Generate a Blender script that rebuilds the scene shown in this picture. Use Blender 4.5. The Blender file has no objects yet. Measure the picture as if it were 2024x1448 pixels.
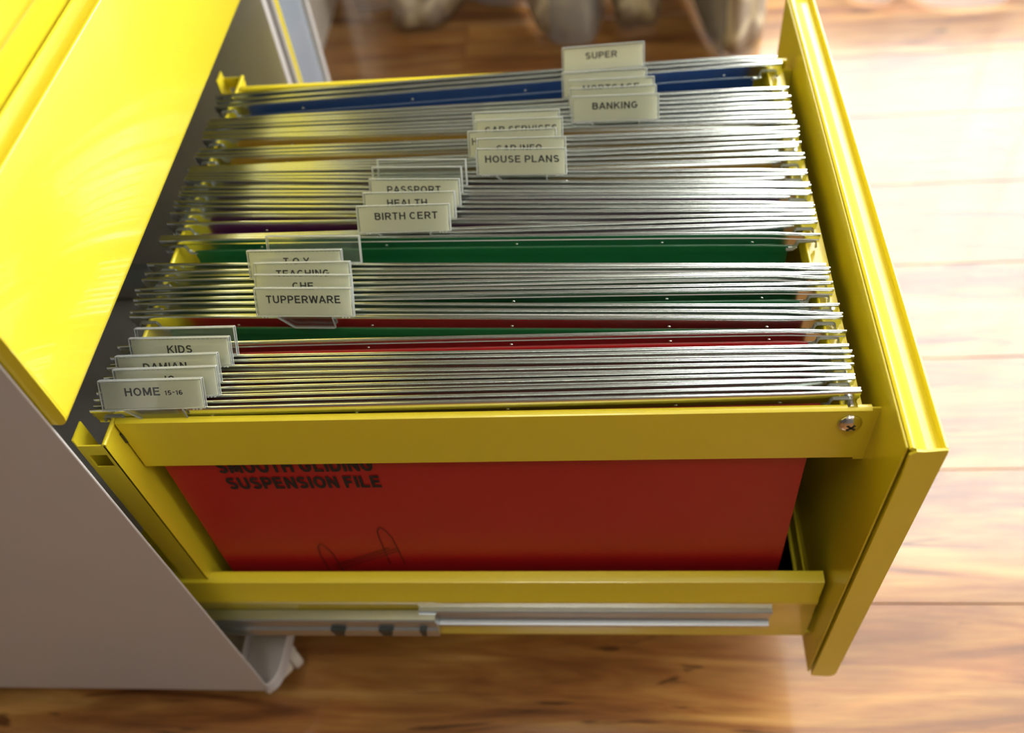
import bpy, bmesh, math, random
from mathutils import Vector, Matrix
random.seed(7)
SC = bpy.context.scene
COL = SC.collection
# ------------------------------------------------------------------ camera, world, lights, exposure
cam = bpy.data.cameras.new('camera'); co = bpy.data.objects.new('camera', cam); COL.objects.link(co)
cam.sensor_width = 36.0; cam.lens = 32.59; cam.clip_start = .01; cam.clip_end = 50
M = Matrix(((0.9953147, 0.0223377, 0.0940724, 0.2511076),
            (0.0410004, 0.7836311, -0.6198720, -0.2651038),
            (-0.0875646, 0.6208247, 0.7790438, 0.3733414),
            (0, 0, 0, 1)))
co.matrix_world = M
cam.dof.use_dof = True; cam.dof.focus_distance = .475; cam.dof.aperture_fstop = 5.0
SC.camera = co
SC.view_settings.view_transform = 'Standard'; SC.view_settings.look = 'None'
SC.view_settings.gamma = 1; SC.view_settings.use_curve_mapping = False
SC.view_settings.exposure = 0.0
SC.cycles.max_bounces = 10; SC.cycles.transparent_max_bounces = 24
W = bpy.data.worlds.new('world'); SC.world = W; W.use_nodes = True
W.node_tree.nodes['Background'].inputs[0].default_value = (.93, .95, 1, 1)
W.node_tree.nodes['Background'].inputs[1].default_value = 1.0
def area(name, loc, target, sx, sy, power, col):
    l = bpy.data.lights.new(name, 'AREA'); l.shape = 'RECTANGLE'; l.size = sx; l.size_y = sy
    l.energy = power; l.color = col
    o = bpy.data.objects.new(name, l); COL.objects.link(o); o.location = loc
    o.rotation_euler = (Vector(target) - Vector(loc)).to_track_quat('-Z', 'Y').to_euler()
    return o
# daylight falling through the window and its sheer curtain
area('daylight_panel', (1.60, 1.22, .90), (1.60, 0, .78), 2.1, 1.8, 215, (1, .97, .92))
area('daylight_panel', (3.10, .25, .80), (0, .20, .0), 1.6, 1.5, 36, (1, .97, .92))  # added light from the right, brightens the yellow fronts and floor
sun = bpy.data.lights.new('sun', 'SUN'); sun.energy = 1.6; sun.angle = math.radians(3); sun.color = (1, .95, .85)
so = bpy.data.objects.new('sun', sun); COL.objects.link(so)
so.rotation_euler = (Vector((-.62, -.62, -.55))).to_track_quat('-Z', 'Y').to_euler()
# measured lines of the fifty bars, far to near: left end, left, right, right end, in mm
BARS = [
 [(-10.6, 273.6), (52.0, 276.1), (297.9, 285.9), (372.9, 284.6)],
 [(-8.4, 267.1), (53.1, 269.9), (297.6, 281.1), (375.1, 279.2)],
 [(-8.4, 261.2), (54.2, 264.1), (297.3, 275.4), (375.1, 276.9)],
 [(-7.9, 246.3), (57.3, 247.3), (295.8, 250.8), (375.6, 250.4)],
 [(-9.7, 243.2), (58.0, 243.7), (295.5, 245.5), (373.8, 243.8)],
 [(-7.9, 240.8), (58.5, 240.9), (295.3, 241.1), (375.6, 241.0)],
 [(-8.9, 237.3), (59.2, 237.0), (295.0, 236.2), (374.6, 234.2)],
 [(-9.1, 232.9), (60.0, 232.7), (294.7, 231.9), (374.4, 230.5)],
 [(-9.9, 230.8), (60.5, 230.0), (294.4, 227.1), (373.6, 224.9)],
 [(-8.4, 227.9), (61.1, 226.7), (294.2, 222.8), (375.1, 220.7)],
 [(-8.0, 225.7), (61.6, 224.1), (293.9, 218.6), (375.5, 215.1)],
 [(-7.2, 214.6), (43.2, 213.9), (293.5, 210.7), (376.3, 209.8)],
 [(-7.9, 210.5), (44.0, 210.0), (293.3, 207.3), (375.6, 205.1)],
 [(-8.4, 207.2), (44.8, 206.4), (293.0, 202.5), (375.1, 201.7)],
 [(-8.2, 196.86), (46.8, 196.5), (292.7, 197.2), (375.3, 194.9)],
 [(-10.4, 195.11), (47.3, 194.4), (292.4, 192.8), (373.1, 192.2)],
 [(-8.0, 193.34), (47.7, 192.4), (292.1, 187.6), (375.5, 184.4)],
 [(-8.3, 191.59), (48.1, 190.4), (291.8, 182.5), (375.2, 180.2)],
 [(-8.9, 189.3), (48.9, 186.5), (291.3, 174.8), (374.6, 169.2)],
 [(-9.0, 186.6), (49.5, 183.5), (291.1, 170.5), (374.5, 166.5)],
 [(-9.1, 184.5), (50.1, 180.5), (290.7, 164.4), (374.4, 158.0)],
 [(-8.6, 177.4), (51.5, 174.1), (290.5, 160.6), (374.9, 155.8)],
 [(-9.6, 173.5), (52.3, 170.1), (290.3, 156.9), (373.9, 151.0)],
 [(-9.1, 170.1), (53.0, 166.8), (290.1, 154.3), (374.4, 149.0)],
 [(-9.9, 164.0), (54.3, 160.3), (289.7, 146.8), (373.6, 140.5)],
 [(-9.2, 159.8), (55.2, 156.2), (289.5, 142.9), (374.3, 138.6)],
 [(-9.7, 153.6), (56.3, 150.5), (289.3, 139.5), (373.8, 134.9)],
 [(-9.6, 144.6), (58.0, 142.4), (289.0, 134.7), (373.9, 132.2)],
 [(-9.9, 133.02), (60.2, 131.66), (288.7, 130.2), (373.6, 128.1)],
 [(-9.8, 131.26), (60.6, 129.9), (288.5, 126.1), (373.7, 125.2)],
 [(-9.9, 129.51), (61.0, 128.14), (288.1, 120.3), (373.6, 115.1)],
 [(-11.5, 109.8), (34.9, 108.0), (286.7, 96.28), (372.9, 92.4)],
 [(-10.5, 102.3), (36.2, 102.9), (286.6, 94.52), (374.7, 89.4)],
 [(-10.8, 97.1), (37.9, 95.8), (286.2, 88.68), (374.2, 86.3)],
 [(-12.8, 89.6), (39.1, 90.6), (286.2, 86.92), (372.9, 82.8)],
 [(-10.6, 86.3), (40.3, 85.8), (285.7, 80.2), (374.2, 78.9)],
 [(-11.2, 81.7), (41.3, 81.5), (285.6, 77.0), (373.8, 74.0)],
 [(-9.4, 78.5), (42.4, 77.3), (284.9, 66.5), (374.9, 63.3)],
 [(-10.2, 72.4), (43.6, 72.3), (284.7, 62.7), (375.4, 57.0)],
 [(-9.7, 69.0), (44.9, 67.0), (284.4, 57.4), (375.0, 54.7)],
 [(-9.5, 47.0), (77.5, 48.3), (283.8, 47.4), (375.2, 45.1)],
 [(-11.0, 39.3), (79.4, 38.7), (283.2, 36.7), (374.7, 36.2)],
 [(-9.5, 34.7), (80.0, 35.8), (283.0, 34.3), (375.6, 32.2)],
 [(-10.8, 32.6), (80.9, 31.7), (282.7, 29.2), (375.8, 28.6)],
 [(-10.3, 25.8), (81.9, 26.7), (282.5, 25.9), (374.9, 24.0)],
 [(-9.8, 20.1), (83.0, 21.3), (282.3, 21.4), (373.2, 22.0)],
 [(-10.8, 15.6), (83.7, 18.0), (282.1, 18.6), (374.2, 17.3)],
 [(-11.0, 11.4), (84.8, 12.8), (281.8, 13.9), (374.0, 15.5)],
 [(-9.6, 7.1), (85.5, 9.2), (281.6, 10.2), (375.3, 9.03)],
 [(-10.9, 4.4), (86.4, 5.1), (281.4, 6.1), (375.4, 7.27)],
]
# ------------------------------------------------------------------ helpers
def tag(o, label=None, cat=None, group=None, kind=None):
    if label: o['label'] = label
    if cat: o['category'] = cat
    if group: o['group'] = group
    if kind: o['kind'] = kind
    return o
def empty(name, loc=(0, 0, 0)):
    o = bpy.data.objects.new(name, None); COL.objects.link(o); o.location = loc
    o.empty_display_size = .01
    return o
def link(name, me, mat, parent=None, loc=None):
    o = bpy.data.objects.new(name, me); COL.objects.link(o)
    if mat is not None:
        for m in (mat if isinstance(mat, (list, tuple)) else [mat]): me.materials.append(m)
    if parent:
        o.parent = parent
        w = parent.location.copy(); p = parent.parent
        while p: w += p.location; p = p.parent
        if loc is None: o.location = -w
        else: o.location = Vector(loc) - w
    elif loc is not None: o.location = loc
    return o
def obj(name, bm, mat, parent=None, smooth=False, loc=None):
    bmesh.ops.recalc_face_normals(bm, faces=bm.faces)
    me = bpy.data.meshes.new(name)
    if smooth:
        for f in bm.faces: f.smooth = True
        for e in bm.edges:
            if len(e.link_faces) == 2 and e.calc_face_angle(0) > .6: e.smooth = False
    bm.to_mesh(me); bm.free()
    return link(name, me, mat, parent, loc)
def NB(): return bmesh.new()
def box(bm, x0, x1, y0, y1, z0, z1, bev=0, seg=2):
    vs = [bm.verts.new((x, y, z)) for x in (x0, x1) for y in (y0, y1) for z in (z0, z1)]
    fs = [bm.faces.new([vs[i] for i in q]) for q in ((0,1,3,2),(4,6,7,5),(0,4,5,1),(2,3,7,6),(0,2,6,4),(1,5,7,3))]
    if bev:
        es = list({e for f in fs for e in f.edges})
        bmesh.ops.bevel(bm, geom=es, offset=bev, segments=seg, affect='EDGES', profile=.5)
    return vs
def extrude_poly(bm, pts, a, b, axis='y'):
    """closed polygon pts in the plane normal to axis, extruded from a to b"""
    def mk(p, t):
        if axis == 'y': return (p[0], t, p[1])
        if axis == 'x': return (t, p[0], p[1])
        return (p[0], p[1], t)
    A = [bm.verts.new(mk(p, a)) for p in pts]; B = [bm.verts.new(mk(p, b)) for p in pts]
    n = len(pts)
    for i in range(n):
        j = (i + 1) % n
        bm.faces.new((A[i], A[j], B[j], B[i]))
    bm.faces.new(A); bm.faces.new(B[::-1])
def loft(bm, rings, closed=True, caps=True):
    R = [[bm.verts.new(p) for p in r] for r in rings]
    for a, b in zip(R, R[1:]):
        n = len(a)
        for i in range(n if closed else n - 1):
            j = (i + 1) % n
            bm.faces.new((a[i], a[j], b[j], b[i]))
    if caps and closed:
        bm.faces.new(R[0][::-1]); bm.faces.new(R[-1])
def cyl(bm, c, axis, r, h, n=24, r2=None):
    """cylinder centred at c along axis vector"""
    m = Matrix.Translation(c) @ Vector(axis).to_track_quat('Z', 'Y').to_matrix().to_4x4()
    bmesh.ops.create_cone(bm, cap_ends=True, segments=n, radius1=r, radius2=r if r2 is None else r2, depth=h, matrix=m)
def ribbon(pts, t):
    """open polyline in a plane -> closed outline of thickness t"""
    L, Rr = [], []
    for i, p in enumerate(pts):
        a = Vector(pts[max(i - 1, 0)]); b = Vector(pts[min(i + 1, len(pts) - 1)])
        d = (b - a).normalized(); n = Vector((-d.y, d.x)) * t / 2
        L.append(tuple(Vector(p) + n)); Rr.append(tuple(Vector(p) - n))
    return L + Rr[::-1]
def lerp_path(p, x):
    if x <= p[0][0]: a, b = p[0], p[1]
    elif x >= p[-1][0]: a, b = p[-2], p[-1]
    else:
        for a, b in zip(p, p[1:]):
            if a[0] <= x <= b[0]: break
    t = (x - a[0]) / (b[0] - a[0]); return a[1] + t * (b[1] - a[1])
# ------------------------------------------------------------------ materials
def mat(name, col, rough=.4, metal=0, coat=0, spec=.5, trans=0, bump=0, bscale=800, var=0, vscale=(3, 3, 3), coat_r=.08, sheen=0):
    m = bpy.data.materials.new(name); m.use_nodes = True; nt = m.node_tree; N = nt.nodes; Lk = nt.links
    b = N['Principled BSDF']
    b.inputs['Base Color'].default_value = (*col, 1); b.inputs['Roughness'].default_value = rough
    b.inputs['Metallic'].default_value = metal; b.inputs['Coat Weight'].default_value = coat
    b.inputs['Coat Roughness'].default_value = coat_r; b.inputs['Specular IOR Level'].default_value = spec
    tc = N.new('ShaderNodeTexCoord')
    if bump:
        n = N.new('ShaderNodeTexNoise'); n.inputs['Scale'].default_value = bscale; n.inputs['Detail'].default_value = 3
        Lk.new(tc.outputs['Object'], n.inputs['Vector'])
        bp = N.new('ShaderNodeBump'); bp.inputs['Strength'].default_value = bump; bp.inputs['Distance'].default_value = .0004
        Lk.new(n.outputs['Fac'], bp.inputs['Height']); Lk.new(bp.outputs['Normal'], b.inputs['Normal'])
    if var:
        mp = N.new('ShaderNodeMapping'); mp.inputs['Scale'].default_value = vscale
        n2 = N.new('ShaderNodeTexNoise'); n2.inputs['Scale'].default_value = 6; n2.inputs['Detail'].default_value = 5
        Lk.new(tc.outputs['Object'], mp.inputs['Vector']); Lk.new(mp.outputs[0], n2.inputs['Vector'])
        mx = N.new('ShaderNodeMix'); mx.data_type = 'RGBA'
        mx.inputs[6].default_value = (*[c * (1 - var) for c in col], 1); mx.inputs[7].default_value = (*[min(1, c * (1 + var)) for c in col], 1)
        Lk.new(n2.outputs['Fac'], mx.inputs[0]); Lk.new(mx.outputs[2], b.inputs['Base Color'])
    return m
YEL = mat('yellow_powder_coat', (.76, .64, .028), .30, coat=.4, coat_r=.06, bump=.05, bscale=600, var=.03)
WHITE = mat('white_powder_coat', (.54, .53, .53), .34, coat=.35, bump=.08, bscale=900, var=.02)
STEEL = mat('galvanised_steel', (.58, .64, .68), .32, metal=1, var=.08, vscale=(2, 30, 30))
CHROME = mat('chromed_screw', (.75, .73, .70), .12, metal=1, var=.03)
DARK = mat('dark_plastic', (.03, .035, .03), .4, var=.1)
SHADE_BACK = mat('interior_shade_olive', (.035, .048, .032), .5, var=.05)  # dark olive stands in for shade deep inside the white cabinet
CREAM = mat('cream_plastic', (.72, .68, .60), .4, var=.03)
CARD = mat('paper_label', (.92, .92, .80), .6, bump=.1, bscale=1500, var=.03)
def translucent(m, w):
    nt = m.node_tree; bs = nt.nodes['Principled BSDF']; out = nt.nodes['Material Output']
    t = nt.nodes.new('ShaderNodeBsdfTranslucent'); t.inputs[0].default_value = (.98, .98, .88, 1)
    mx = nt.nodes.new('ShaderNodeMixShader'); mx.inputs[0].default_value = w
    nt.links.new(bs.outputs[0], mx.inputs[1]); nt.links.new(t.outputs[0], mx.inputs[2]); nt.links.new(mx.outputs[0], out.inputs[0])
translucent(CARD, .6)
INK = mat('black_ink', (.012, .012, .014), .6, var=.1)
INK2 = mat('faint_print_ink', (.10, .010, .008), .6, var=.1)
BAR = mat('brushed_steel_bar', (.76, .80, .77), .19, metal=1, var=.05, vscale=(2, 40, 40))
PAPER = {
 'blue': mat('blue_card', (.012, .045, .16), .42, var=.05), 'yellow': mat('orange_yellow_card', (.50, .28, .012), .42, var=.05),
 'purple': mat('purple_card', (.12, .010, .10), .42, var=.05), 'green': mat('green_card', (.008, .115, .035), .42, var=.05),
 'red': mat('red_card', (.42, .010, .012), .42, var=.05)}
def thin_plastic(name, tint, opac, refl):
    m = bpy.data.materials.new(name); m.use_nodes = True; nt = m.node_tree; N = nt.nodes; Lk = nt.links
    for n in list(N): N.remove(n)
    out = N.new('ShaderNodeOutputMaterial'); tr = N.new('ShaderNodeBsdfTransparent'); tr.inputs[0].default_value = (*tint, 1)
    df = N.new('ShaderNodeBsdfDiffuse'); df.inputs[0].default_value = (.82, .86, .84, 1)
    tl = N.new('ShaderNodeBsdfTranslucent'); tl.inputs[0].default_value = (.82, .86, .84, 1)
    a = N.new('ShaderNodeMixShader'); a.inputs[0].default_value = .4; Lk.new(df.outputs[0], a.inputs[1]); Lk.new(tl.outputs[0], a.inputs[2])
    mx = N.new('ShaderNodeMixShader'); mx.inputs[0].default_value = opac
    Lk.new(tr.outputs[0], mx.inputs[1]); Lk.new(a.outputs[0], mx.inputs[2])
    gl = N.new('ShaderNodeBsdfGlossy'); gl.inputs['Roughness'].default_value = .06
    fr = N.new('ShaderNodeFresnel'); fr.inputs['IOR'].default_value = 1.5
    tcn = N.new('ShaderNodeTexCoord'); nz = N.new('ShaderNodeTexNoise'); nz.inputs['Scale'].default_value = 60
    Lk.new(tcn.outputs['Object'], nz.inputs['Vector'])
    bp = N.new('ShaderNodeBump'); bp.inputs['Strength'].default_value = .08; bp.inputs['Distance'].default_value = .002
    Lk.new(nz.outputs['Fac'], bp.inputs['Height']); Lk.new(bp.outputs[0], gl.inputs['Normal'])
    mu = N.new('ShaderNodeMath'); mu.operation = 'MULTIPLY'; mu.inputs[1].default_value = refl; mu.use_clamp = True
    Lk.new(fr.outputs[0], mu.inputs[0])
    m2 = N.new('ShaderNodeMixShader'); Lk.new(mu.outputs[0], m2.inputs[0]); Lk.new(mx.outputs[0], m2.inputs[1]); Lk.new(gl.outputs[0], m2.inputs[2])
    Lk.new(m2.outputs[0], out.inputs[0]); return m
CLEAR = thin_plastic('clear_plastic', (.97, .98, .97), .015, .7)
RIM = thin_plastic('clear_plastic_edge', (.9, .94, .92), .6, 1.6)
RUN = thin_plastic('milky_runner_plastic', (.8, .85, .8), .5, 1.2)
GLASS = thin_plastic('window_glass', (.97, .99, .98), .0, 1.0)
def wood():
    m = bpy.data.materials.new('wood_laminate'); m.use_nodes = True; nt = m.node_tree; N = nt.nodes; Lk = nt.links
    b = N['Principled BSDF']; tc = N.new('ShaderNodeTexCoord'); oi = N.new('ShaderNodeObjectInfo')
    sc = N.new('ShaderNodeVectorMath'); sc.operation = 'SCALE'
    cb = N.new('ShaderNodeCombineXYZ')
    Lk.new(oi.outputs['Random'], cb.inputs[0]); Lk.new(oi.outputs['Random'], cb.inputs[1]); Lk.new(oi.outputs['Random'], cb.inputs[2])
    Lk.new(cb.outputs[0], sc.inputs[0]); sc.inputs['Scale'].default_value = 37
    ad = N.new('ShaderNodeVectorMath'); Lk.new(tc.outputs['Object'], ad.inputs[0]); Lk.new(sc.outputs[0], ad.inputs[1])
    def noise(scale, det, dist, s):
        mp = N.new('ShaderNodeMapping'); mp.inputs['Scale'].default_value = s
        n = N.new('ShaderNodeTexNoise'); n.inputs['Scale'].default_value = scale; n.inputs['Detail'].default_value = det
        n.inputs['Distortion'].default_value = dist
        Lk.new(ad.outputs[0], mp.inputs[0]); Lk.new(mp.outputs[0], n.inputs['Vector']); return n.outputs['Fac']
    broad = noise(3.0, 3, 1.5, (1, 3.5, 1)); grain = noise(4.2, 9, 1.4, (1, 9, 1)); fine = noise(26, 6, .5, (1, 14, 1))
    def ramp(fac, els):
        r = N.new('ShaderNodeValToRGB'); Lk.new(fac, r.inputs[0]); e = r.color_ramp.elements
        e[0].position = els[0][0]; e[0].color = (*els[0][1], 1); e[1].position = els[-1][0]; e[1].color = (*els[-1][1], 1)
        for p, c in els[1:-1]: q = e.new(p); q.color = (*c, 1)
        return r.outputs[0]
    c1 = ramp(grain, [(.28, (.13, .045, .011)), (.42, (.27, .110, .028)), (.58, (.38, .195, .052)), (.75, (.51, .315, .105))])
    c2 = ramp(broad, [(.32, (.58, .50, .45)), (.5, (.85, .82, .78)), (.68, (1.15, 1.08, 1.0))])
    mx = N.new('ShaderNodeMix'); mx.data_type = 'RGBA'; mx.blend_type = 'MULTIPLY'; mx.inputs[0].default_value = 1
    Lk.new(c1, mx.inputs[6]); Lk.new(c2, mx.inputs[7])
    crack = ramp(noise(4.0, 6, 2.6, (1, 9, 1)), [(.325, (.16, .09, .05)), (.37, (1, 1, 1)), (1, (1, 1, 1))])
    m3 = N.new('ShaderNodeMix'); m3.data_type = 'RGBA'; m3.blend_type = 'MULTIPLY'; m3.inputs[0].default_value = .8
    Lk.new(mx.outputs[2], m3.inputs[6]); Lk.new(crack, m3.inputs[7])
    m4 = N.new('ShaderNodeMix'); m4.data_type = 'RGBA'; m4.blend_type = 'MULTIPLY'; m4.inputs[0].default_value = .35
    Lk.new(m3.outputs[2], m4.inputs[6]); Lk.new(ramp(fine, [(.35, (.55, .5, .45)), (.6, (1, 1, 1))]), m4.inputs[7])
    Lk.new(m4.outputs[2], b.inputs['Base Color'])
    b.inputs['Roughness'].default_value = .34; b.inputs['Coat Weight'].default_value = .65; b.inputs['Coat Roughness'].default_value = .12
    bp = N.new('ShaderNodeBump'); bp.inputs['Strength'].default_value = .12; bp.inputs['Distance'].default_value = .0006
    Lk.new(grain, bp.inputs['Height']); Lk.new(bp.outputs[0], b.inputs['Normal'])
    return m
WOOD = wood()
def cloth_damask():
    m = bpy.data.materials.new('taupe_damask'); m.use_nodes = True; nt = m.node_tree; N = nt.nodes; Lk = nt.links
    b = N['Principled BSDF']; b.inputs['Roughness'].default_value = .8
    tc = N.new('ShaderNodeTexCoord'); v = N.new('ShaderNodeTexVoronoi'); v.feature = 'DISTANCE_TO_EDGE'; v.inputs['Scale'].default_value = 17
    Lk.new(tc.outputs['Object'], v.inputs['Vector'])
    r = N.new('ShaderNodeValToRGB'); Lk.new(v.outputs['Distance'], r.inputs[0])
    r.color_ramp.elements[0].position = .05; r.color_ramp.elements[0].color = (.68, .62, .44, 1)
    r.color_ramp.elements[1].position = .13; r.color_ramp.elements[1].color = (.40, .34, .26, 1)
    Lk.new(r.outputs[0], b.inputs['Base Color'])
    w = N.new('ShaderNodeTexWave'); w.inputs['Scale'].default_value = 900
    Lk.new(tc.outputs['Object'], w.inputs['Vector'])
    bp = N.new('ShaderNodeBump'); bp.inputs['Strength'].default_value = .1; bp.inputs['Distance'].default_value = .0003
    Lk.new(w.outputs['Fac'], bp.inputs['Height']); Lk.new(bp.outputs[0], b.inputs['Normal'])
    return m
DAMASK = cloth_damask()
def cloth_sheer():
    m = bpy.data.materials.new('white_sheer_voile'); m.use_nodes = True; nt = m.node_tree; N = nt.nodes; Lk = nt.links
    for n in list(N): N.remove(n)
    out = N.new('ShaderNodeOutputMaterial'); tr = N.new('ShaderNodeBsdfTransparent')
    df = N.new('ShaderNodeBsdfDiffuse'); tl = N.new('ShaderNodeBsdfTranslucent')
    df.inputs[0].default_value = (.60, .62, .66, 1); tl.inputs[0].default_value = (.55, .57, .60, 1)
    a = N.new('ShaderNodeMixShader'); a.inputs[0].default_value = .55; Lk.new(df.outputs[0], a.inputs[1]); Lk.new(tl.outputs[0], a.inputs[2])
    tc = N.new('ShaderNodeTexCoord'); n = N.new('ShaderNodeTexNoise'); n.inputs['Scale'].default_value = 30
    Lk.new(tc.outputs['Object'], n.inputs['Vector'])
    mr = N.new('ShaderNodeMapRange'); mr.inputs[3].default_value = .42; mr.inputs[4].default_value = .60
    Lk.new(n.outputs['Fac'], mr.inputs[0])
    mx = N.new('ShaderNodeMixShader'); Lk.new(mr.outputs[0], mx.inputs[0]); Lk.new(tr.outputs[0], mx.inputs[1]); Lk.new(a.outputs[0], mx.inputs[2])
    Lk.new(mx.outputs[0], out.inputs[0]); return m
SHEER = cloth_sheer()
CEIL = mat('white_ceiling_paint', (.86, .85, .83), .8, bump=.1, bscale=300, var=.02)
WALL = mat('painted_wall', (.11, .105, .095), .8, bump=.15, bscale=300, var=.03)
# ------------------------------------------------------------------ floor: one object per plank
ZF = -.335; PW = .1224; PL = 1.215
fb = NB(); box(fb, -1.72, 3.32, -2.52, 1.42, ZF - .03, ZF - .0085)
floor = tag(obj('floor', fb, WOOD), kind='structure')
pm = NB(); box(pm, 0, PL - .0004, 0, PW - .0005, -.0082, 0, .0005, 1)
bmesh.ops.recalc_face_normals(pm, faces=pm.faces)
pme = bpy.data.meshes.new('plank'); pm.to_mesh(pme); pm.free(); pme.materials.append(WOOD)
for k in range(-20, 11):
    y = .0526 + PW * k
    off = {6: .080, -1: .93 - PL, 0: -.235, 7: .30, 5: .25, 4: -.215, 3: .0, 2: .20, 1: -.14, 8: .1}.get(k, random.uniform(0, PL))
    for j in range(-3, 4):
        x = off + PL * j
        if x + PL < -1.6 or x > 3.2: continue
        if k < -9 and (x + PL < -.6 or x > 1.4): continue
        p = bpy.data.objects.new('plank', pme); COL.objects.link(p); p.parent = floor; p.location = (x, y, ZF)
# ------------------------------------------------------------------ window wall
WY = 1.30
wb = NB()
box(wb, -1.6, .55, WY, WY + .12, ZF, 2.1); box(wb, 2.75, 3.2, WY, WY + .12, ZF, 2.1); box(wb, .55, 2.75, WY, WY + .12, 1.85, 2.1); box(wb, .55, 2.75, WY, WY + .12, ZF, -.03)
tag(obj('wall_back', wb, WALL), kind='structure')
for nm, q in (('wall_left', (-1.72, -1.6, -2.4, 1.42)), ('wall_front', (-1.72, 3.32, -2.52, -2.4))):
    w = NB(); box(w, *q, ZF, 2.1); tag(obj(nm, w, WALL), kind='structure')
w = NB()
box(w, 3.2, 3.32, -2.4, -.65, ZF, 2.1); box(w, 3.2, 3.32, 1.15, 1.42, ZF, 2.1); box(w, 3.2, 3.32, -.65, 1.15, ZF, .0); box(w, 3.2, 3.32, -.65, 1.15, 1.7, 2.1)
tag(obj('wall_right', w, WALL), kind='structure')
w = NB()
for q in ((-.65, 1.15, 0, .05), (-.65, 1.15, 1.65, 1.7), (-.65, -.60, 0, 1.7), (1.10, 1.15, 0, 1.7), (.22, .28, 0, 1.7)): box(w, 3.22, 3.27, *q, .003)
win_added = tag(obj('added_window', w, WHITE), kind='structure')  # unseen second window, added to go with the light from the right
for y0, y1 in ((-.60, .22), (.28, 1.10)):
    g = NB(); box(g, 3.243, 3.247, y0, y1, .05, 1.65); obj('pane', g, GLASS, win_added)
w = NB(); box(w, -1.72, 3.32, -2.52, 1.42, 2.1, 2.2); tag(obj('ceiling', w, CEIL), kind='structure')
lm = NB(); cyl(lm, (.15, -.75, 2.075), (0, 0, 1), .25, .05, 40)  # unseen lamp body, added to go with the fill light
bmesh.ops.recalc_face_normals(lm, faces=lm.faces)
tag(obj('added_ceiling_lamp', lm, CEIL), 'round white lamp added unseen on the ceiling to brighten the drawer', 'lamp')
area('added_fill_light', (.15, -.75, 2.04), (.15, -.75, 0), .4, .4, 9, (1, .93, .82))  # added overhead fill that brightens the tab slips
bb = NB(); box(bb, -1.6, 3.2, WY - .014, WY, ZF, ZF + .09, .002)
tag(obj('baseboard_back', bb, WHITE), kind='structure')
wf = NB()
for x0, x1, z0, z1 in ((.55, 2.75, -.03, .02), (.55, 2.75, 1.80, 1.85), (.55, .60, -.03, 1.85), (2.70, 2.75, -.03, 1.85), (1.62, 1.68, -.03, 1.85)):
    box(wf, x0, x1, WY + .02, WY + .07, z0, z1, .003)
win = tag(obj('window_1', wf, WHITE), kind='structure')
for x0, x1 in ((.60, 1.62), (1.68, 2.70)):
    g = NB(); box(g, x0, x1, WY + .043, WY + .047, .02, 1.80); obj('pane', g, GLASS, win)
# ------------------------------------------------------------------ curtains
def smooth_path(P, sub=6):
    out = []
    n = len(P)
    for i in range(n - 1):
        p0 = Vector(P[max(i - 1, 0)]); p1 = Vector(P[i]); p2 = Vector(P[i + 1]); p3 = Vector(P[min(i + 2, n - 1)])
        for s in range(sub):
            t = s / sub
            out.append(.5 * ((2 * p1) + (-p0 + p2) * t + (2 * p0 - 5 * p1 + 4 * p2 - p3) * t * t + (-p0 + 3 * p1 - 3 * p2 + p3) * t ** 3))
    out.append(Vector(P[-1])); return out
def curtain(name, P, z0, z1, m, yback, thick=0):
    pts = smooth_path(P); bm = NB(); rows = []
    hs = [0, .012, .05, .15, .35, .7, 1.0]
    for h in hs:
        z = z0 + (z1 - z0) * h
        k = 1 - .25 * h
        rows.append([bm.verts.new((q.x, yback + (q.y - yback) * k, z)) for q in pts])
    for a, b in zip(rows, rows[1:]):
        for i in range(len(a) - 1): bm.faces.new((a[i], a[i + 1], b[i + 1], b[i]))
    o = obj(name, bm, m, smooth=True)
    if thick:
        s = o.modifiers.new('hem', 'SOLIDIFY'); s.thickness = thick; s.offset = 0
    return o
taupe = [(-.085, 1.03), (-.05, .99), (-.035, .96), (-.022, .905), (-.004, .893), (.012, .896), (.03, .892), (.046, .905), (.064, .942), (.085, .99),
         (.11, 1.03), (.14, 1.02), (.158, .955), (.170, .900), (.182, .866), (.205, .852), (.226, .858), (.244, .850), (.255, .885), (.264, .93), (.274, .95), (.281, .918), (.288, .880), (.305, .872), (.318, .878),
         (.333, .875), (.344, .91), (.352, .95), (.372, 1.0), (.386, .95), (.394, .885), (.402, .835), (.412, .812), (.424, .790), (.434, .787), (.446, .802), (.460, .812), (.474, .85), (.483, .92), (.50, 1.0)]
c = curtain('patterned_curtain', taupe, ZF + .012, 1.75, DAMASK, 1.05, .0012)
tag(c, 'taupe patterned curtain in deep folds, its hem just above the floor beyond the drawer', 'curtain')
sheerA = [(-.085, .952), (-.06, .949), (-.035, .955), (.02, .96), (.07, .972), (.10, .952), (.13, .944), (.16, .940), (.174, .900), (.188, .868), (.203, .845), (.220, .836), (.238, .838), (.252, .846), (.262, .880),
          (.272, .93), (.30, .965), (.36, .965), (.389, .90), (.397, .852), (.408, .812), (.4165, .796), (.424, .83), (.432, .90), (.455, .96)]
c = curtain('sheer_curtain', sheerA, ZF + .006, 1.75, SHEER, .98)
tag(c, 'translucent white sheer curtain tucked among the folds of the patterned curtain', 'curtain', 'sheer curtains')
sheerB = [(.585, .95), (.60, .912), (.622, .900), (.645, .901), (.665, .925),
          (.678, .905), (.694, .887), (.72, .877), (.757, .874), (.79, .884), (.81, .93), (.83, .95), (.865, .93), (.895, .90)]
x = .90
while x < 2.5:
    a = random.uniform(.035, .06)
    sheerB += [(x + a * .5, .965), (x + a, .95 + random.uniform(0, .03)), (x + a * 1.6, .885 + random.uniform(0, .03)), (x + a * 2.3, .87 + random.uniform(0, .02))]
    x += a * 2.8
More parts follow.
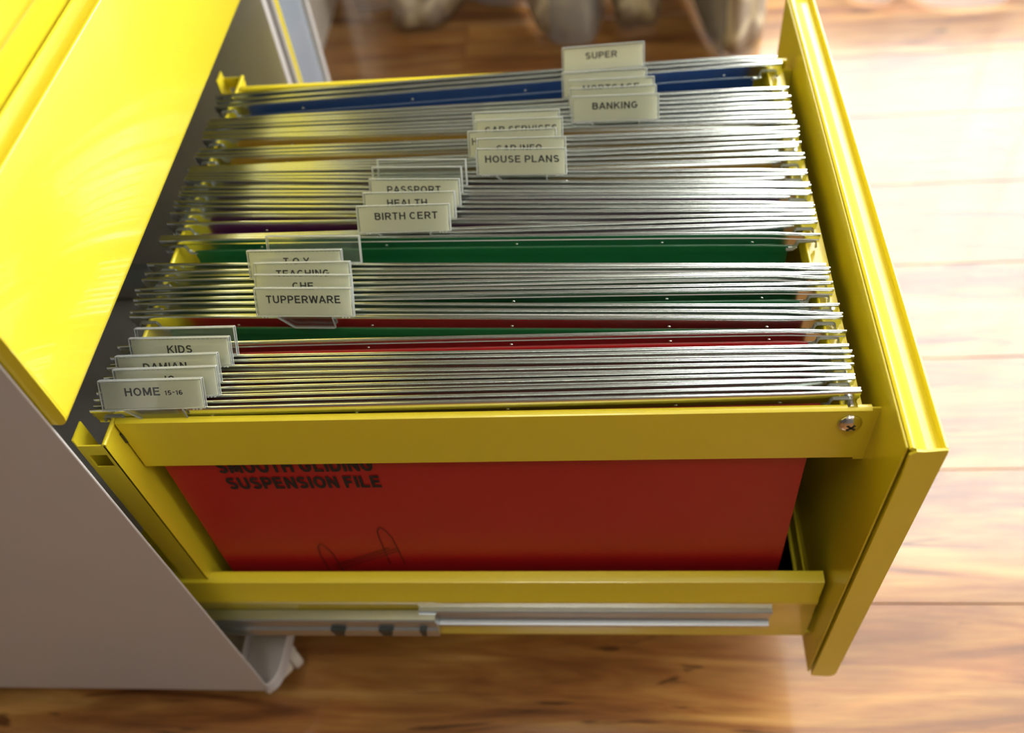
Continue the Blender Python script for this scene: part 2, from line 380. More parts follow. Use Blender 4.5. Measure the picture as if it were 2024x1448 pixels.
c = curtain('sheer_curtain', sheerB, ZF + .006, 1.75, SHEER, .98)
tag(c, 'translucent white sheer curtain right of the drawer front, hanging before the bright window', 'curtain', 'sheer curtains')
# ------------------------------------------------------------------ cream desk side and narrow storage cabinet beyond the far side
t = tag(empty('desk_side', (-.13, 1.0, ZF)), 'cream painted desk side panel standing on the floor left of the curtains', 'desk')
b = NB(); box(b, -.142, -.122, .80, 1.22, ZF, .34, .001); obj('side_panel', b, CREAM, t)
b = NB(); box(b, -.70, -.118, .79, 1.23, .34, .362, .002); obj('desktop', b, CREAM, t)
b = NB(); box(b, -.70, -.68, .80, 1.22, ZF, .34, .001); obj('side_panel', b, CREAM, t)
BLUEG = mat('blue_grey_gloss', (.30, .36, .44), .12, coat=.6, var=.1)
t = tag(empty('storage_unit', (-.2, .44, ZF)), 'narrow white-edged unit with glossy blue-grey front beyond the filing cabinet', 'cabinet')
b = NB(); box(b, -.45, .004, .396, .400, ZF, .36); box(b, -.45, .0075, .4655, .4735, ZF, .36, .0008); box(b, -.45, -.446, .400, .4655, ZF, .36); box(b, -.45, 0, .40, .4655, .352, .36)
obj('carcass', b, WHITE, t)
b = NB(); box(b, -.001, .0035, .4085, .4655, ZF + .02, .35, .0006); obj('front_panel', b, BLUEG, t)
b = NB(); box(b, -.001, .0045, .4004, .4083, ZF + .02, .35, .0006); obj('edge_strip', b, YEL, t)['label'] = 'yellow edge strip'
# ------------------------------------------------------------------ filing cabinet
CY0, CY1 = -.0372, .3650           # outer faces of the two side panels
XW = .0053; ZB = -.2877; ZT = .62
cab = tag(empty('filing_cabinet', (-.22, .16, ZF)), 'white mobile filing cabinet with yellow drawers, its file drawer pulled open', 'cabinet')
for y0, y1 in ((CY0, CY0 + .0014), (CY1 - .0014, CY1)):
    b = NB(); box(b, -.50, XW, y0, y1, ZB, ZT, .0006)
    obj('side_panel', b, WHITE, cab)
    iy = y1 if y0 < 0 else y0 - .008
b = NB(); box(b, -.50, XW + .007, CY1 - .010, CY1 - .0015, ZB + .006, ZT, .001); obj('side_flange', b, WHITE, cab)
b = NB(); box(b, -.50, -.4985, CY0 + .002, CY1 - .002, ZB, ZT); obj('back_panel', b, SHADE_BACK, cab)  # interior shade is put into this panel's colour
b = NB(); box(b, -.50, XW + .010, CY0, CY1, ZT, ZT + .012, .002); obj('top_panel', b, WHITE, cab)
# base tray with a bowed, upturned front lip
half = [(XW, CY0 + .0002), (.0080, -.0362), (.0106, -.0335), (.0127, -.0285), (.0136, -.0235), (.0141, -.0165), (.0143, -.008), (.0145, .005)]
fr = half + [(.0146, .16)] + [(xx, CY0 + CY1 - yy) for xx, yy in half[::-1]]
b = NB(); extrude_poly(b, fr + [(-.498, CY1 - .002), (-.498, CY0 + .002)], ZB - .001, ZB + .001, 'z')
rings = []
for i, (xx, yy) in enumerate(fr):
    a_ = Vector(fr[max(i - 1, 0)]); b_ = Vector(fr[min(i + 1, len(fr) - 1)]); d_ = (b_ - a_).normalized(); n_ = Vector((-d_.y, d_.x)) * .0007
    rings.append([(xx - n_.x * 2, yy - n_.y * 2, ZB), (xx - n_.x, yy - n_.y, ZB + .012), (xx + n_.x * 0, yy + n_.y * 0, ZB + .0125), (xx + .0002, yy, ZB - .001)])
loft(b, rings)
box(b, -.018, -.0165, CY0 + .004, CY1 - .004, ZB + .001, ZB + .012)
obj('base_panel', b, WHITE, cab, smooth=True)
# castors
def castor(x, y, ang):
    b = NB()
    cyl(b, (0, 0, .0405), (0, 0, 1), .016, .006)
    box(b, -.020, .020, -.0085, .0085, .018, .038, .004, 3)
    box(b, -.006, .024, -.0085, .0085, .026, .0375, .003, 2)
    o = obj('castor', b, CREAM, cab, smooth=True, loc=(x, y, ZF))
    o.rotation_euler = (0, 0, ang)
    for s in (-1, 1):
        w = NB(); cyl(w, (0, s * .0135, .0195), (0, 1, 0), .0190, .008, 32); cyl(w, (0, s * .0178, .0195), (0, 1, 0), .008, .002, 20)
        bmesh.ops.bevel(w, geom=[e for e in w.edges if abs(e.calc_face_angle(0) - math.pi / 2) < .05 and e.calc_length() < .006], offset=.0012, segments=2, affect='EDGES')
        me_o = obj('wheel', w, CREAM, None, smooth=True); me_o.parent = o
    return o
castor(-.009, -.004, math.radians(-42)); castor(-.004, CY1 - .03, .6); castor(-.46, .005, 1.1); castor(-.46, CY1 - .04, 2.2)
# ---- drawer fronts share one folded section with a finger groove along the top
YN, YFAR = -.0351, .3422
def front_section(xi, zb, zt, groove=True):
    xo = xi + .0164
    p = [(xi + .0012, zb + .001), (xi + .0012, zt - .002), (xi - .0002, zt - .0012), (xi, zt), (xi + .0012, zt + .0006), (xi + .0022, zt + .0001), (xi + .0050, zt - .0028), (xi + .0082, zt - .0040),
         (xi + .0090, zt - .0043), (xi + .0136, zt - .0046), (xi + .0145, zt - .0036), (xi + .0146, zt - .0006), (xi + .0152, zt + .0003), (xi + .0160, zt + .0001), (xo, zt - .0008),
         (xo, zb + .006), (xo - .0006, zb + .0032), (xo - .0018, zb + .0014), (xo - .0036, zb + .0003), (xo - .0056, zb)]
    return p
def drawer_front(parent, name, xi, zb, zt, y0, y1):
    b = NB(); extrude_poly(b, front_section(xi, zb, zt), y0 + .0012, y1 - .0012)
    xo = xi + .0164
    cap = [(xi + .0010, zb + .0012), (xi + .0010, zt - .020), (xi + .0002, zt - .004), (xi + .0030, zt - .0010), (xi + .0060, zt - .0014), (xo - .001, zt - .0002), (xo - .0001, zt - .001),
           (xo - .0001, zb + .006), (xo - .0008, zb + .0030), (xo - .0020, zb + .0013), (xo - .0038, zb + .0002), (xo - .0056, zb)]
    extrude_poly(b, cap, y0, y0 + .0012); extrude_poly(b, cap, y1 - .0012, y1)
    return obj(name, b, YEL, parent, smooth=True)
closed = []
for zb, zt in ((.0492, .1500), (.1762, .2820), (.3080, .4140), (.4400, .6000)):
    dd = NB(); box(dd, -.47, -.004, -.018, .325, zb + .012, zt - .03); 
    dr = obj('drawer', dd, YEL, cab); dr['label'] = 'closed yellow drawer'
    drawer_front(dr, 'drawer_front', -.0029, zb, zt, YN, CY1 - .003)
    r = NB(); box(r, -.0065, -.0045, YN + .002, CY1 - .004, zt - .010, zt + .028, .0005); obj('inner_skin', r, YEL, dr)
# ---- the open file drawer
XI, ZT0, ZB0 = .3860, .0189, -.2547
LY = -.0155                                       # outer face of the near low side
b = NB()
box(b, -.10, .3822, LY + .0003, .3070, -.2336, -.2326)          # tray floor
box(b, .3592, XI - .0006, LY + .0015, .3070, -.2336, -.2326); box(b, XI - .0026, XI - .0016, LY + .0030, .3060, -.2326, -.2100)
prof = [(-.0075, -.1600), (-.0075, -.1545), (-.0080, -.1540), (LY + .0010, -.1543), (LY + .0002, -.1547), (LY, -.1558), (LY, -.1765), (LY - .0008, -.1785), (LY - .0010, -.1835), (LY, -.1855), (LY, -.2336),
        (LY + .0009, -.2336), (LY + .0009, -.1560), (-.0084, -.1552), (-.0084, -.1600)]
for s in (0, 1):
    P = prof if s == 0 else [(.2919 - q[0], q[1]) for q in prof]
    extrude_poly(b, P, -.10, .3822, 'x')
drawer = obj('drawer', b, YEL, cab, smooth=True); drawer['label'] = 'open yellow file drawer'
drawer_front(drawer, 'drawer_front', XI, ZB0, ZT0, YN, YFAR)
b = NB(); box(b, XI - .0011, XI, YN + .0022, YFAR - .0022, ZB0 + .0015, ZT0 - .0012, .0004, 1); obj('inner_skin', b, YEL, drawer)
# top side rails
for y0, y1 in ((0.0, .0016), (.2903, .2919)):
    b = NB()
    if y0 == 0: P = [(0, 0), (.0009, .0006), (.0024, .0008), (.0036, .0004), (.0040, -.0008), (.0026, -.0012), (.0014, -.0018), (.0012, -.0406), (0, -.0406)]
    else: P = [(.2919, 0), (.2910, .0006), (.2895, .0008), (.2883, .0004), (.2879, -.0008), (.2893, -.0012), (.2905, -.0018), (.2907, -.0406), (.2919, -.0406)]
    extrude_poly(b, P, .0012, .3806, 'x')
    obj('side_rail', b, YEL, drawer, smooth=True)
    b = NB(); yy = y0 if y0 == 0 else y1
    box(b, -.0002, .0014, yy - .0006, yy + .0022, -.017, -.009); obj('slot', b, DARK, drawer)
# back panel with outward flanges
FY = -.0131
def back_flange(b, fy, s):
    xs = [-.0148, -.0130, -.0030, -.0004]; zs = [-.2250, -.0205, -.0090, -.0008]
    for i in range(3):
        for j in range(3):
            if i == 1 and j == 1: continue
            z0, z1 = zs[j], zs[j + 1]
            box(b, xs[i], xs[i + 1], min(fy, fy + s * .0009), max(fy, fy + s * .0009), z0, z1)
    box(b, -.0156, -.0147, min(fy, fy + s * .012), max(fy, fy + s * .012), -.2250, .0045)
b = NB()
box(b, -.0012, 0, FY, -.0030, -.2250, -.0006); box(b, -.0012, 0, -.0030, .2950, -.2326, -.0006); box(b, -.0012, 0, .2950, .3050, -.2250, -.0006)
cyl(b, (-.0006, (FY + .3050) / 2, -.0006), (0, 1, 0), .0013, .3050 - FY, 12)
back_flange(b, FY, 1); back_flange(b, .3050, -1)
obj('back_panel', b, YEL, drawer)
# right hanging rail: folded hem and flat flange, with added light-blocking plates
b = NB()
P = [(.3663, -.0006), (.3667, .0002), (.3675, .0002), (.3679, -.0006), (.3679, -.0052), (.3782, -.0056), (.3784, -.0066), (.3672, -.0062), (.3672, -.0130), (.3663, -.0130)]
extrude_poly(b, P, .004, .288); box(b, .3592, .3600, .014, .288, -.2655, -.0520); box(b, .3600, XI - .0012, .2872, .2880, -.2326, -.0062); obj('hanging_rail_and_baffles', b, YEL, drawer)  # both plates are added to keep light out of the channel
# screw with cross recess, and its standoff behind the rail
def screw(cx_, cy_, cz_, s):
    b = NB(); rings = []
    for r_, h_ in ((.0060, 0), (.0060, .0006), (.0054, .0017), (.0042, .0026), (.0026, .0032), (.0011, .0034)):
        rings.append([(cx_ + r_ * math.cos(a * math.pi / 14), cy_ - s * h_, cz_ + r_ * math.sin(a * math.pi / 14)) for a in range(28)])
    loft(b, rings); o = obj('screw', b, CHROME, drawer, smooth=True)
    q = NB()
    for an in (.7, .7 + math.pi / 2):
        vs = box(q, -.0026, .0026, -.0003, .0003, -.0006, .0006)
        bmesh.ops.transform(q, matrix=Matrix.Translation((cx_, cy_ - s * .0032, cz_)) @ Matrix.Rotation(an, 4, 'Y'), verts=vs)
    obj('screw_recess', q, DARK, drawer)
screw(.3716, 0, -.0095, 1)
b = NB(); cyl(b, (.3716, .0048, -.0016), (0, 1, 0), .0034, .0062, 24, .0026); obj('standoff', b, CHROME, drawer, smooth=True)
b = NB(); cyl(b, (.3716, .2850, -.0062), (0, 1, 0), .0034, .0062, 24, .0026); obj('standoff', b, CHROME, drawer, smooth=True)
b = NB(); box(b, .3798, .3852, .0015, .0027, -.045, .0, .0003, 1); obj('hinge_tab', b, YEL, drawer)
# telescopic slides
for s, y in ((1, LY), (-1, .2919 - LY)):
    b = NB()
    P = [(0, -.1905), (.0024, -.1907), (.0032, -.1915), (.0033, -.1935), (.0026, -.1942), (.0008, -.1944), (.0006, -.2090), (.0020, -.2100), (.0032, -.2106), (.0033, -.2130), (.0026, -.2138), (0, -.2138)]
    extrude_poly(b, [(y - s * q[0], q[1]) for q in P], .130, .3560, 'x')
    obj('slide', b, STEEL, drawer, smooth=True)
    b = NB()
    P = [(.0010, -.1930), (.0076, -.1932), (.0084, -.1940), (.0085, -.1965), (.0070, -.1978), (.0066, -.2078), (.0080, -.2090), (.0086, -.2105), (.0084, -.2175), (.0010, -.2178)]
    extrude_poly(b, [(y - s * q[0], q[1]) for q in P], -.30, .1410, 'x')
    sl = obj('slide', b, STEEL, cab, smooth=True)
    for xx in (.0735, .1060, .1310):
        k = NB(); w_ = .0025 if xx > .12 else .0050
        extrude_poly(k, [(xx - w_, -.2070), (xx + w_, -.2070), (xx + w_ * .6, -.2150), (xx - w_ * .6, -.2150)], min(y - s * .0094, y - s * .0068), max(y - s * .0094, y - s * .0068))
        obj('ball_cage', k, DARK, sl)
# ------------------------------------------------------------------ suspension files
Z0 = .0065
# per file, far to near: lettering as (text, offset mm, width mm, height mm); [] = blank slip, None = empty sleeve
TABX = [230.8, 231.0, 235.3, 236.1, 237.1, 175.2, 177.2, 173.4, 179.3, 179.6, 119.7, 117.5, 117.2, 115.2, 112.9, 63.8, 55.2, 61.5, 63.6, 65.6, 6.5, 5.3, 1.7, 3.2, -2.4]
TEXT = [[('SUPER', 15.5, 21, 4.2)], [], [('MORTGAGE', 9, 36, 4.2)], [], [('BANKING', 13, 28.5, 4.2)],
        [], [('CAR SERVICES', 6, 45, 4.2)], [('H', 2.2, 3.2, 4.2)], [('CAR INFO', 12, 28, 4.2)], [('HOUSE PLANS', 5.3, 45, 4.2)],
        None, None, [('PASSPORT', 10.5, 32.5, 4.2)], [('HEALTH', 14, 24, 4.2)], [('BIRTH CERT', 10.3, 37, 4.2)],
        None, [('T.O.Y', 20.5, 15, 4.0)], [('TEACHING', 12, 30.5, 4.2)], [('CHE', 21, 12, 4.2)], [('TUPPERWARE', 6.2, 41.5, 4.3)],
        None, [('KIDS', 20, 13.7, 4.3)], [('DAMIAN', 14, 23.5, 4.2)], [('JO', 25, 7, 4.2)], [('HOME', 13, 18.7, 4.4), ('15-16', 34, 9.5, 2.5)]]
LABEL = ['blue suspension file at the far end of the drawer, its tab reading SUPER', 'blue suspension file just in front of the SUPER one, its tab blank',
         'blue suspension file with the half hidden MORTGAGE tab', 'blue suspension file with blank tab just behind the BANKING one', 'blue suspension file nearest the yellow ones, tab reading BANKING',
         'orange-yellow suspension file farthest of its colour, blank tab behind CAR SERVICES', 'orange-yellow suspension file with CAR SERVICES on its tab',
         'orange-yellow suspension file whose tab shows only its first letter, behind CAR INFO', 'orange-yellow suspension file with the half hidden CAR INFO tab', 'orange-yellow suspension file with HOUSE PLANS on its tab',
         'purple suspension file farthest of its colour, with an empty clear tab', 'purple suspension file with an empty clear tab just behind PASSPORT', 'purple suspension file with PASSPORT on its tab',
         'purple suspension file with HEALTH on its tab', 'purple suspension file with BIRTH CERT on its tab',
         'green suspension file with an empty clear tab, standing wide open next to the purple ones', 'green suspension file with initials T.O.Y on its tab', 'green suspension file with TEACHING on its tab',
         'green suspension file with a three letter tab just behind the nearest green one', 'nearest green suspension file, its long tab word fully legible',
         'red suspension file farthest of its colour, gaping open, with an empty clear tab', 'red suspension file with KIDS on its tab', 'red suspension file third from the near rail, its tab word half hidden',
         'red suspension file second from the near rail, only the tops of its tab letters showing', 'red suspension file at the near rail, its tab reading HOME 15-16']
COLS = ['blue'] * 5 + ['yellow'] * 5 + ['purple'] * 5 + ['green'] * 5 + ['red'] * 5
def bar_mesh(path, crease):
    """steel strip with beaded top edge along path [(x, y)] and hook notches over both rails"""
    xa, xb = path[0][0], path[-1][0]
    nl = (-.0045, .0048); nr = (.3628, .3722)
    xs = sorted(set([xa, nl[0], nl[0] + .0001, nl[1], nl[1] + .0008, .02, .06, .10, .15, .20, .25, .29, .33, .348, nr[0] - .0008, nr[0], nr[1], nr[1] + .0001, xb]))
    bm = NB()
    top = [(-.0008, .0050), (-.00075, .0060), (-.0003, .0066), (.0003, .0066), (.00075, .0060), (.0008, .0050), (.0004, .0046), (.0004, .0008), (-.0004, .0008), (-.0004, .0022)] + ([(-.0008, .0025), (-.0004, .0029)] if crease else []) + [(-.0004, .0046)]
    loft(bm, [[(x, smooth_y(path, x) + a, z) for a, z in top] for x in xs])
    low = [(-.0004, .0008), (.0004, .0008), (.0004, -.0018), (.0011, -.0024), (.0011, -.0034), (.0004, -.0042), (-.0002, -.0042), (.0003, -.0034), (.0003, -.0024), (-.0004, -.0018)]
    for s0, s1 in ((xa + .001, nl[0]), (nl[1], nr[0]), (nr[1], xb - .0008)):
        q = [x for x in xs if s0 < x < s1]
        q = [s0] + q + [s1]
        loft(bm, [[(x, smooth_y(path, x) + a, z) for a, z in low] for x in q])
    for x in (.052, .128, .205, .288, .338):
        bmesh.ops.create_icosphere(bm, subdivisions=1, radius=.0009, matrix=Matrix.Translation((x, smooth_y(path, x) - .0004, -.0008)) @ Matrix.Diagonal((1.2, .6, 1, 1)))
    return bm
def smooth_y(path, x):
    # monotone piecewise curve: straight run in the middle, eased at the two ends
    return lerp_path(path, x)
def ease(path):
    a, b, c, d = path
    def at(p, q, x): t = (x - p[0]) / (q[0] - p[0]); return p[1] + t * (q[1] - p[1])
    # the middle stretch keeps its slope until close to the rail, then bends to the measured end
    xr = .345; xl = .022
    yr = at(b, c, xr) * .75 + at(c, d, xr) * .25; yl = at(b, c, xl) * .5 + at(a, b, xl) * .5
    return [a, (xl, yl), ((b[0] + .03), at(b, c, b[0] + .03)), c, (xr, yr), (d[0] - .004, d[1] * .97 + yr * .03), d]
def runner(name, path, xr, parent, side):
    y = smooth_y(path, xr)
    k = 1 if side > 0 else -1
    pts = [(xr - k * .0110, -.0046), (xr - k * .0072, -.0044), (xr - k * .0060, -.0026), (xr - k * .0054, .0004), (xr - k * .0046, .0014), (xr + k * .0036, .0014), (xr + k * .0046, .0008), (xr + k * .0054, -.0030)]
    if k < 0: pts = pts[::-1]
    bm = NB(); extrude_poly(bm, ribbon(pts, .0008), y - .0013, y + .0013)
    return obj(name, bm, RUN, parent)
def arc(cx_, cy_, rx, ry, a0, a1, n=10):
    return [(cx_ + rx * math.cos(math.radians(a0 + (a1 - a0) * i / n)), cy_ + ry * math.sin(math.radians(a0 + (a1 - a0) * i / n))) for i in range(n + 1)]
t2 = .09
GLYPH = {  # width, strokes in a unit-high box (stroke centre lines)
 'A': (.72, [[(.04, 0), (.36, 1)], [(.36, 1), (.68, 0)], [(.16, .32), (.56, .32)]]),
 'B': (.70, [[(.1, t2), (.1, 1 - t2), (.38, 1 - t2)] + arc(.38, .735, .2, .175, 90, -90) + [(.1, .55)], [(.38, .54)] + arc(.40, .315, .21, .225, 90, -90) + [(.1, t2)]]),
 'C': (.74, [arc(.38, .5, .29, .41, 45, 315, 16)]),
 'D': (.72, [[(.1, t2), (.1, 1 - t2), (.32, 1 - t2)] + arc(.32, .5, .31, .41, 90, -90, 12) + [(.05, t2)]]),
 'E': (.66, [[(.62, 1 - t2), (.1, 1 - t2), (.1, t2), (.64, t2)], [(.1, .52), (.58, .52)]]),
 'F': (.60, [[(.58, 1 - t2), (.1, 1 - t2), (.1, 0)], [(.1, .5), (.52, .5)]]),
 'G': (.78, [arc(.38, .5, .29, .41, 45, 330, 16) + [(.66, .46), (.40, .46)]]),
 'H': (.72, [[(.1, 0), (.1, 1)], [(.62, 0), (.62, 1)], [(.1, .53), (.62, .53)]]),
 'I': (.20, [[(.1, 0), (.1, 1)]]),
 'J': (.56, [[(.46, 1), (.46, .32)] + arc(.27, .30, .19, .21, 0, -170, 10)]),
 'K': (.72, [[(.1, 0), (.1, 1)], [(.66, 1), (.12, .40)], [(.30, .60), (.68, 0)]]),
 'L': (.62, [[(.1, 1), (.1, t2), (.60, t2)]]),
 'M': (.84, [[(.1, 0), (.1, 1)], [(.12, 1), (.42, .1)], [(.42, .1), (.72, 1)], [(.74, 1), (.74, 0)]]),
 'N': (.72, [[(.1, 0), (.1, 1)], [(.1, 1), (.62, 0)], [(.62, 0), (.62, 1)]]),
 'O': (.78, [arc(.39, .5, .30, .41, 0, 360, 24)]),
 'P': (.66, [[(.1, 0), (.1, 1 - t2), (.38, 1 - t2)] + arc(.38, .68, .21, .23, 90, -90) + [(.1, .45)]]),
 'R': (.72, [[(.1, 0), (.1, 1 - t2), (.40, 1 - t2)] + arc(.40, .69, .21, .22, 90, -90) + [(.1, .47)], [(.38, .46), (.66, 0)]]),
 'S': (.66, [arc(.33, .71, .22, .20, 25, 270, 12) + arc(.33, .30, .23, .21, 90, -155, 12)]),
 'T': (.62, [[(.31, 0), (.31, 1)], [(0, 1 - t2), (.62, 1 - t2)]]),
 'U': (.72, [[(.1, 1), (.1, .34)] + arc(.36, .34, .26, .25, 180, 360, 12) + [(.62, 1)]]),
 'V': (.68, [[(.04, 1), (.34, 0)], [(.34, 0), (.64, 1)]]),
 'W': (.96, [[(.04, 1), (.25, 0)], [(.25, 0), (.48, 1)], [(.48, 1), (.71, 0)], [(.71, 0), (.92, 1)]]),
 'Y': (.68, [[(.04, 1), (.34, .44)], [(.34, .44), (.64, 1)], [(.34, .46), (.34, 0)]]),
 '1': (.34, [[(.24, 0), (.24, .96), (.04, .74)]]), '-': (.40, [[(.03, .60), (.37, .60)]]), '.': (.20, [[(.1, 0), (.1, .17)]]),
 '5': (.60, [[(.52, 1 - t2), (.18, 1 - t2), (.12, .52)] + arc(.29, .32, .22, .23, 110, -150, 12)]),
 '6': (.60, [arc(.34, .60, .25, .32, 60, 190, 8) + [(.09, .33)], arc(.30, .31, .20, .22, 0, 360, 18)]), ' ': (.18, [])}
def text_mesh(txt, w, h, bold=.17):
    bm = NB(); x = 0
    for ch in txt:
        wd, st = GLYPH[ch]
        for P in st:
            q = [Vector((p[0] + x, p[1])) for p in P]; n = len(q); L, Rr = [], []
            closed = (q[0] - q[-1]).length < 1e-4 and n > 3
            for i in range(n):
                a = q[i - 1] if i else (q[-2] if closed else q[0]); c_ = q[i + 1] if i < n - 1 else (q[1] if closed else q[-1])
                d1 = (q[i] - a); d2 = (c_ - q[i])
                if d1.length < 1e-6: d1 = d2
                if d2.length < 1e-6: d2 = d1
                d1.normalize(); d2.normalize(); t = d1 + d2
                t = t.normalized() if t.length > .2 else d1
                nn = Vector((-t.y, t.x)); s_ = 1 / max(.5, nn.dot(Vector((-d1.y, d1.x))))
                L.append(q[i] + nn * bold / 2 * s_); Rr.append(q[i] - nn * bold / 2 * s_)
            LV = [bm.verts.new((p.x, p.y, 0)) for p in L]; RV = [bm.verts.new((p.x, p.y, 0)) for p in Rr]
            for i in range(n - 1): bm.faces.new((LV[i], LV[i + 1], RV[i + 1], RV[i]))
        x += wd + .13
    me = bpy.data.meshes.new('lettering'); bm.to_mesh(me); bm.free()
    k = w / (x - .13)
    for v in me.vertices: v.co = (v.co.x * k, min(1.0, max(0, v.co.y)) * h, 0)
    return me
TW, TH, LEAN = .0545, .0157, math.radians(34)
cl, sl_ = math.cos(LEAN), math.sin(LEAN)
def index_tab(fileo, path, x0, text):
    yb = smooth_y(path, x0 + .02); slope = (smooth_y(path, x0 + TW) - smooth_y(path, x0)) / TW
    base = Vector((x0, smooth_y(path, x0) - .0010, .0076))
    # local frame: u along bar, v up the leaning face, n towards the reader
    u = Vector((1, slope, 0)).normalized(); v = Vector((0, sl_, cl)); n = u.cross(v).normalized()
    n = n if n.y < 0 else -n
    F = Matrix(((u.x, v.x, n.x, base.x), (u.y, v.y, n.y, base.y), (u.z, v.z, n.z, base.z), (0, 0, 0, 1)))
    def put(bm): bmesh.ops.transform(bm, matrix=F, verts=bm.verts)
    b = NB()
    # front and back sheets of the sleeve, closed along the top
    box(b, 0, TW, 0, TH, .0010, .0013); box(b, 0, TW, .0006, TH, -.0013, -.0010)
    put(b); tab = obj('index_tab', b, CLEAR, fileo)
    b = NB(); r = .00026
    for z in (.00115, -.00115):
        box(b, 0, TW, -.0001, .0006, z - r, z + r, .0002, 1); box(b, 0, TW, TH - .0006, TH + .0002, z - r, z + r, .0002, 1)
        box(b, -.0002, .0005, 0, TH, z - r, z + r, .0002, 1); box(b, TW - .0005, TW + .0002, 0, TH, z - r, z + r, .0002, 1)
    box(b, 0, TW, TH - .0002, TH + .0003, -.0013, .0013, .0002, 1)
    for i in range(6):   # little retaining teeth under the label
        xx = .003 + i * .0018 if i < 3 else TW - .003 - (i - 3) * .0018
        box(b, xx, xx + .0009, -.0006, .0001, .0008, .0016)
    put(b); obj('sleeve_edge', b, RIM, tab)
    if text is not None:
        b = NB(); m_ = .0011; top = TH - .0009
        # paper slip with perforated (serrated) top edge
        pts = [(m_, .0005)] + [(TW - m_, .0005)]
        k = 44
        for i in range(k + 1):
            xx = TW - m_ - (TW - 2 * m_) * i / k
            pts.append((xx, top - (.00022 if i % 2 else 0)))
        A = [b.verts.new((p[0], p[1], .0004)) for p in pts]; B = [b.verts.new((p[0], p[1], .0002)) for p in pts]
        b.faces.new(A); b.faces.new(B[::-1])
        for i in range(len(A)):
            j = (i + 1) % len(A); b.faces.new((A[i], B[i], B[j], A[j]))
        put(b); obj('label_slip', b, CARD, tab)
        for tx, dx, w_, h_ in text:
            me = text_mesh(tx, w_ / 1000, h_ / 1000)
            me.transform(F @ Matrix.Translation((dx / 1000, TH * (.64 if tx == 'MORTGAGE' else .60) - h_ / 2000 - (.0009 if tx[0] == '1' else 0), .00052)))
            link('lettering', me, INK, tab)
    # clear hook gripping the bar below the sleeve
    b = NB(); yy = base.y - .0012
    P = [(.0115, .0004), (.0185, -.0108), (.0195, -.0116), (.0415, -.0116), (.0423, -.0108), (.0423, .0004)]
    for i in range(len(P)):
        p = P[i]
    xs_ = [(x0 + p[0], .0076 + p[1] * .72) for p in P]
    A = [b.verts.new((p[0], smooth_y(path, p[0]) - .0022, p[1])) for p in xs_]; B = [b.verts.new((p[0], smooth_y(path, p[0]) - .0018, p[1])) for p in xs_]
    b.faces.new(A); b.faces.new(B[::-1])
    for i in range(len(A)): j = (i + 1) % len(A); b.faces.new((A[i], B[i], B[j], A[j]))
    obj('tab_hook', b, CLEAR, tab)
    b = NB()
    rp = ribbon(xs_, .0007)
    A = [b.verts.new((p[0], smooth_y(path, p[0]) - .0025, p[1])) for p in rp]; B = [b.verts.new((p[0], smooth_y(path, p[0]) - .0016, p[1])) for p in rp]
    b.faces.new(A); b.faces.new(B[::-1])
    for i in range(len(A)): j = (i + 1) % len(A); b.faces.new((A[i], B[i], B[j], A[j]))
    obj('hook_edge', b, RIM, tab)
    return tab
PX0, PX1 = .0092, .3580
def pocket(rear, front, col, last, fileo):
    bm = NB(); n = 14
    zs = [-.0036, -.0040, -.012, -.03, -.06, -.10, -.15, -.19, -.2280]
    xs = [PX0 + (PX1 - PX0) * i / n for i in range(n + 1)]
    R, Fm = [], []
    for x in xs:
        yr, yf = smooth_y(rear, x), smooth_y(front, x)
        m_ = (smooth_y(rear, .18) + smooth_y(front, .18)) / 2
        rr, ff = [], []
        for z in zs:
            k = min(1, (-z - .004) / .10); k = k * k * (3 - 2 * k) if k > 0 else 0
            kk = max(0, (-z - .19) / .038)
            half_ = .0032 * (1 - kk) + .0002
            half_ = min(half_, (yr - yf) / 2 + .002)
            tr = yr + (m_ + half_ - yr) * k; tf = yf + (m_ - half_ - yf) * k
            if last:
                tf = yf + {0: 0}.get(0) + (-.0010 - yf) * min(1, (-z - .004) / .15) * (1 - kk) + (m_ - half_ - yf) * kk if z < -.004 else yf
                tf = max(tf, -.0018)
            rr.append((x, tr, z)); ff.append((x, tf, z))
        R.append(rr); Fm.append(ff)
    def sheet(G, th, s):
        V = [[bm.verts.new(p) for p in g] for g in G]
        for a, b_ in zip(V, V[1:]):
            for i in range(len(a) - 1): bm.faces.new((a[i], a[i + 1], b_[i + 1], b_[i]))
    sheet(R, 0, 1); sheet(Fm, 0, -1)
    # turned-over paper hem along each bar
    for pth in (rear, front):
        loft(bm, [[(x, smooth_y(pth, x) + a, z) for a, z in ((-.0007, -.0036), (.0007, -.0036), (.0006, -.0085), (-.0006, -.0085))] for x in xs])
    o = obj('pocket', bm, PAPER[col], fileo)
    o['label'] = col.replace('yellow', 'orange-yellow') + ' card pocket'
    return o
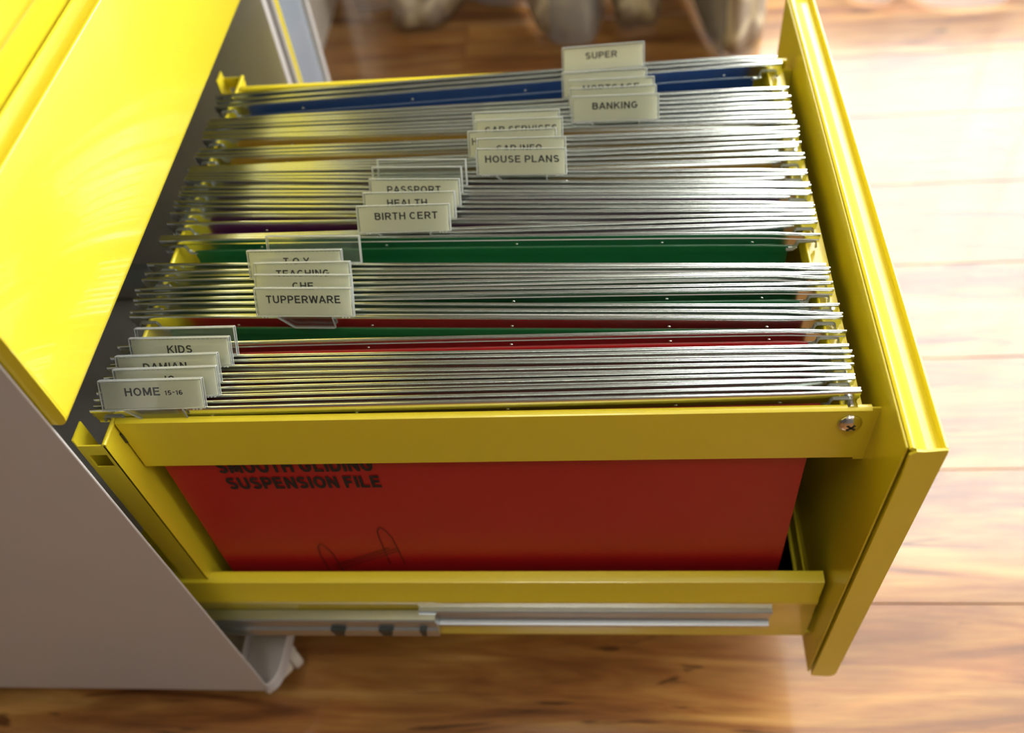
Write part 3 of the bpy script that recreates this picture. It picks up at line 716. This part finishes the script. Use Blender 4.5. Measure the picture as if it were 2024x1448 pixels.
for i in range(25):
    rear = ease([(a / 1000, b_ / 1000) for a, b_ in BARS[2 * i]]); front = ease([(a / 1000, b_ / 1000) for a, b_ in BARS[2 * i + 1]])
    f = tag(empty('suspension_file', (.18, smooth_y(front, .18), -.235)), LABEL[i], 'file', 'suspension files hanging in the open drawer')
    for p in (rear, front):
        br = obj('bar', bar_mesh(p, p is rear and i > 14), BAR, f, smooth=True)
        runner('runner', p, .3675, br, 1); runner('runner', p, -.0004, br, -1)
    pk = pocket(rear, front, COLS[i], i == 24, f)
    index_tab(f, front, TABX[i] / 1000, TEXT[i])
    if i == 24:
        def on(me, x, z):      # print on the outer face of the nearest pocket
            for v in me.vertices:
                X, Zz = v.co.x + x, v.co.y + z
                yf = smooth_y(front, X); k = min(1, (-Zz - .004) / .15); kk = max(0, (-Zz - .19) / .045)
                v.co = (X, max(yf + (-.0010 - yf) * k * (1 - kk), -.0018) - .0005, Zz)
            return me
        link('lettering', on(text_mesh('SMOOTH GLIDING', .088, .0120, .22), .0385, -.0528), INK, pk)
        link('lettering', on(text_mesh('SUSPENSION FILE', .0885, .0116, .22), .0395, -.0690), INK, pk)
        # line drawing of the runner clips
        b = NB()
        def stroke(P, t_=.00035):
            for p, q in zip(P, P[1:]):
                p = Vector(p); q = Vector(q); d = (q - p).normalized(); nn = Vector((-d.y, d.x)) * t_
                vs = [b.verts.new((w.x, w.y, 0)) for w in (p - nn, q - nn, q + nn, p + nn)]; b.faces.new(vs)
        def clip(x, z):
            stroke([(x - .004, z - .045), (x - .0050, z - .012), (x - .0045, z - .004), (x - .002, z), (x + .0005, z - .004), (x + .003, z - .012), (x + .0055, z - .045)])
        clip(.0785, -.1310); clip(.1200, -.1120)
        stroke([(.0800, -.1600), (.1240, -.1370)]); stroke([(.0800, -.1640), (.1255, -.1395)]); stroke([(.0790, -.1580), (.1190, -.1365)])
        me = bpy.data.meshes.new('line_drawing'); b.to_mesh(me); b.free()
        link('line_drawing', on(me, 0, 0), INK2, pk)
        me = text_mesh('................................', .062, .0012, .1); link('fine_print', on(me, .1300, -.1540), INK2, pk)
        me = text_mesh('....................................', .075, .0010, .1); link('fine_print', on(me, .1300, -.1590), INK2, pk)
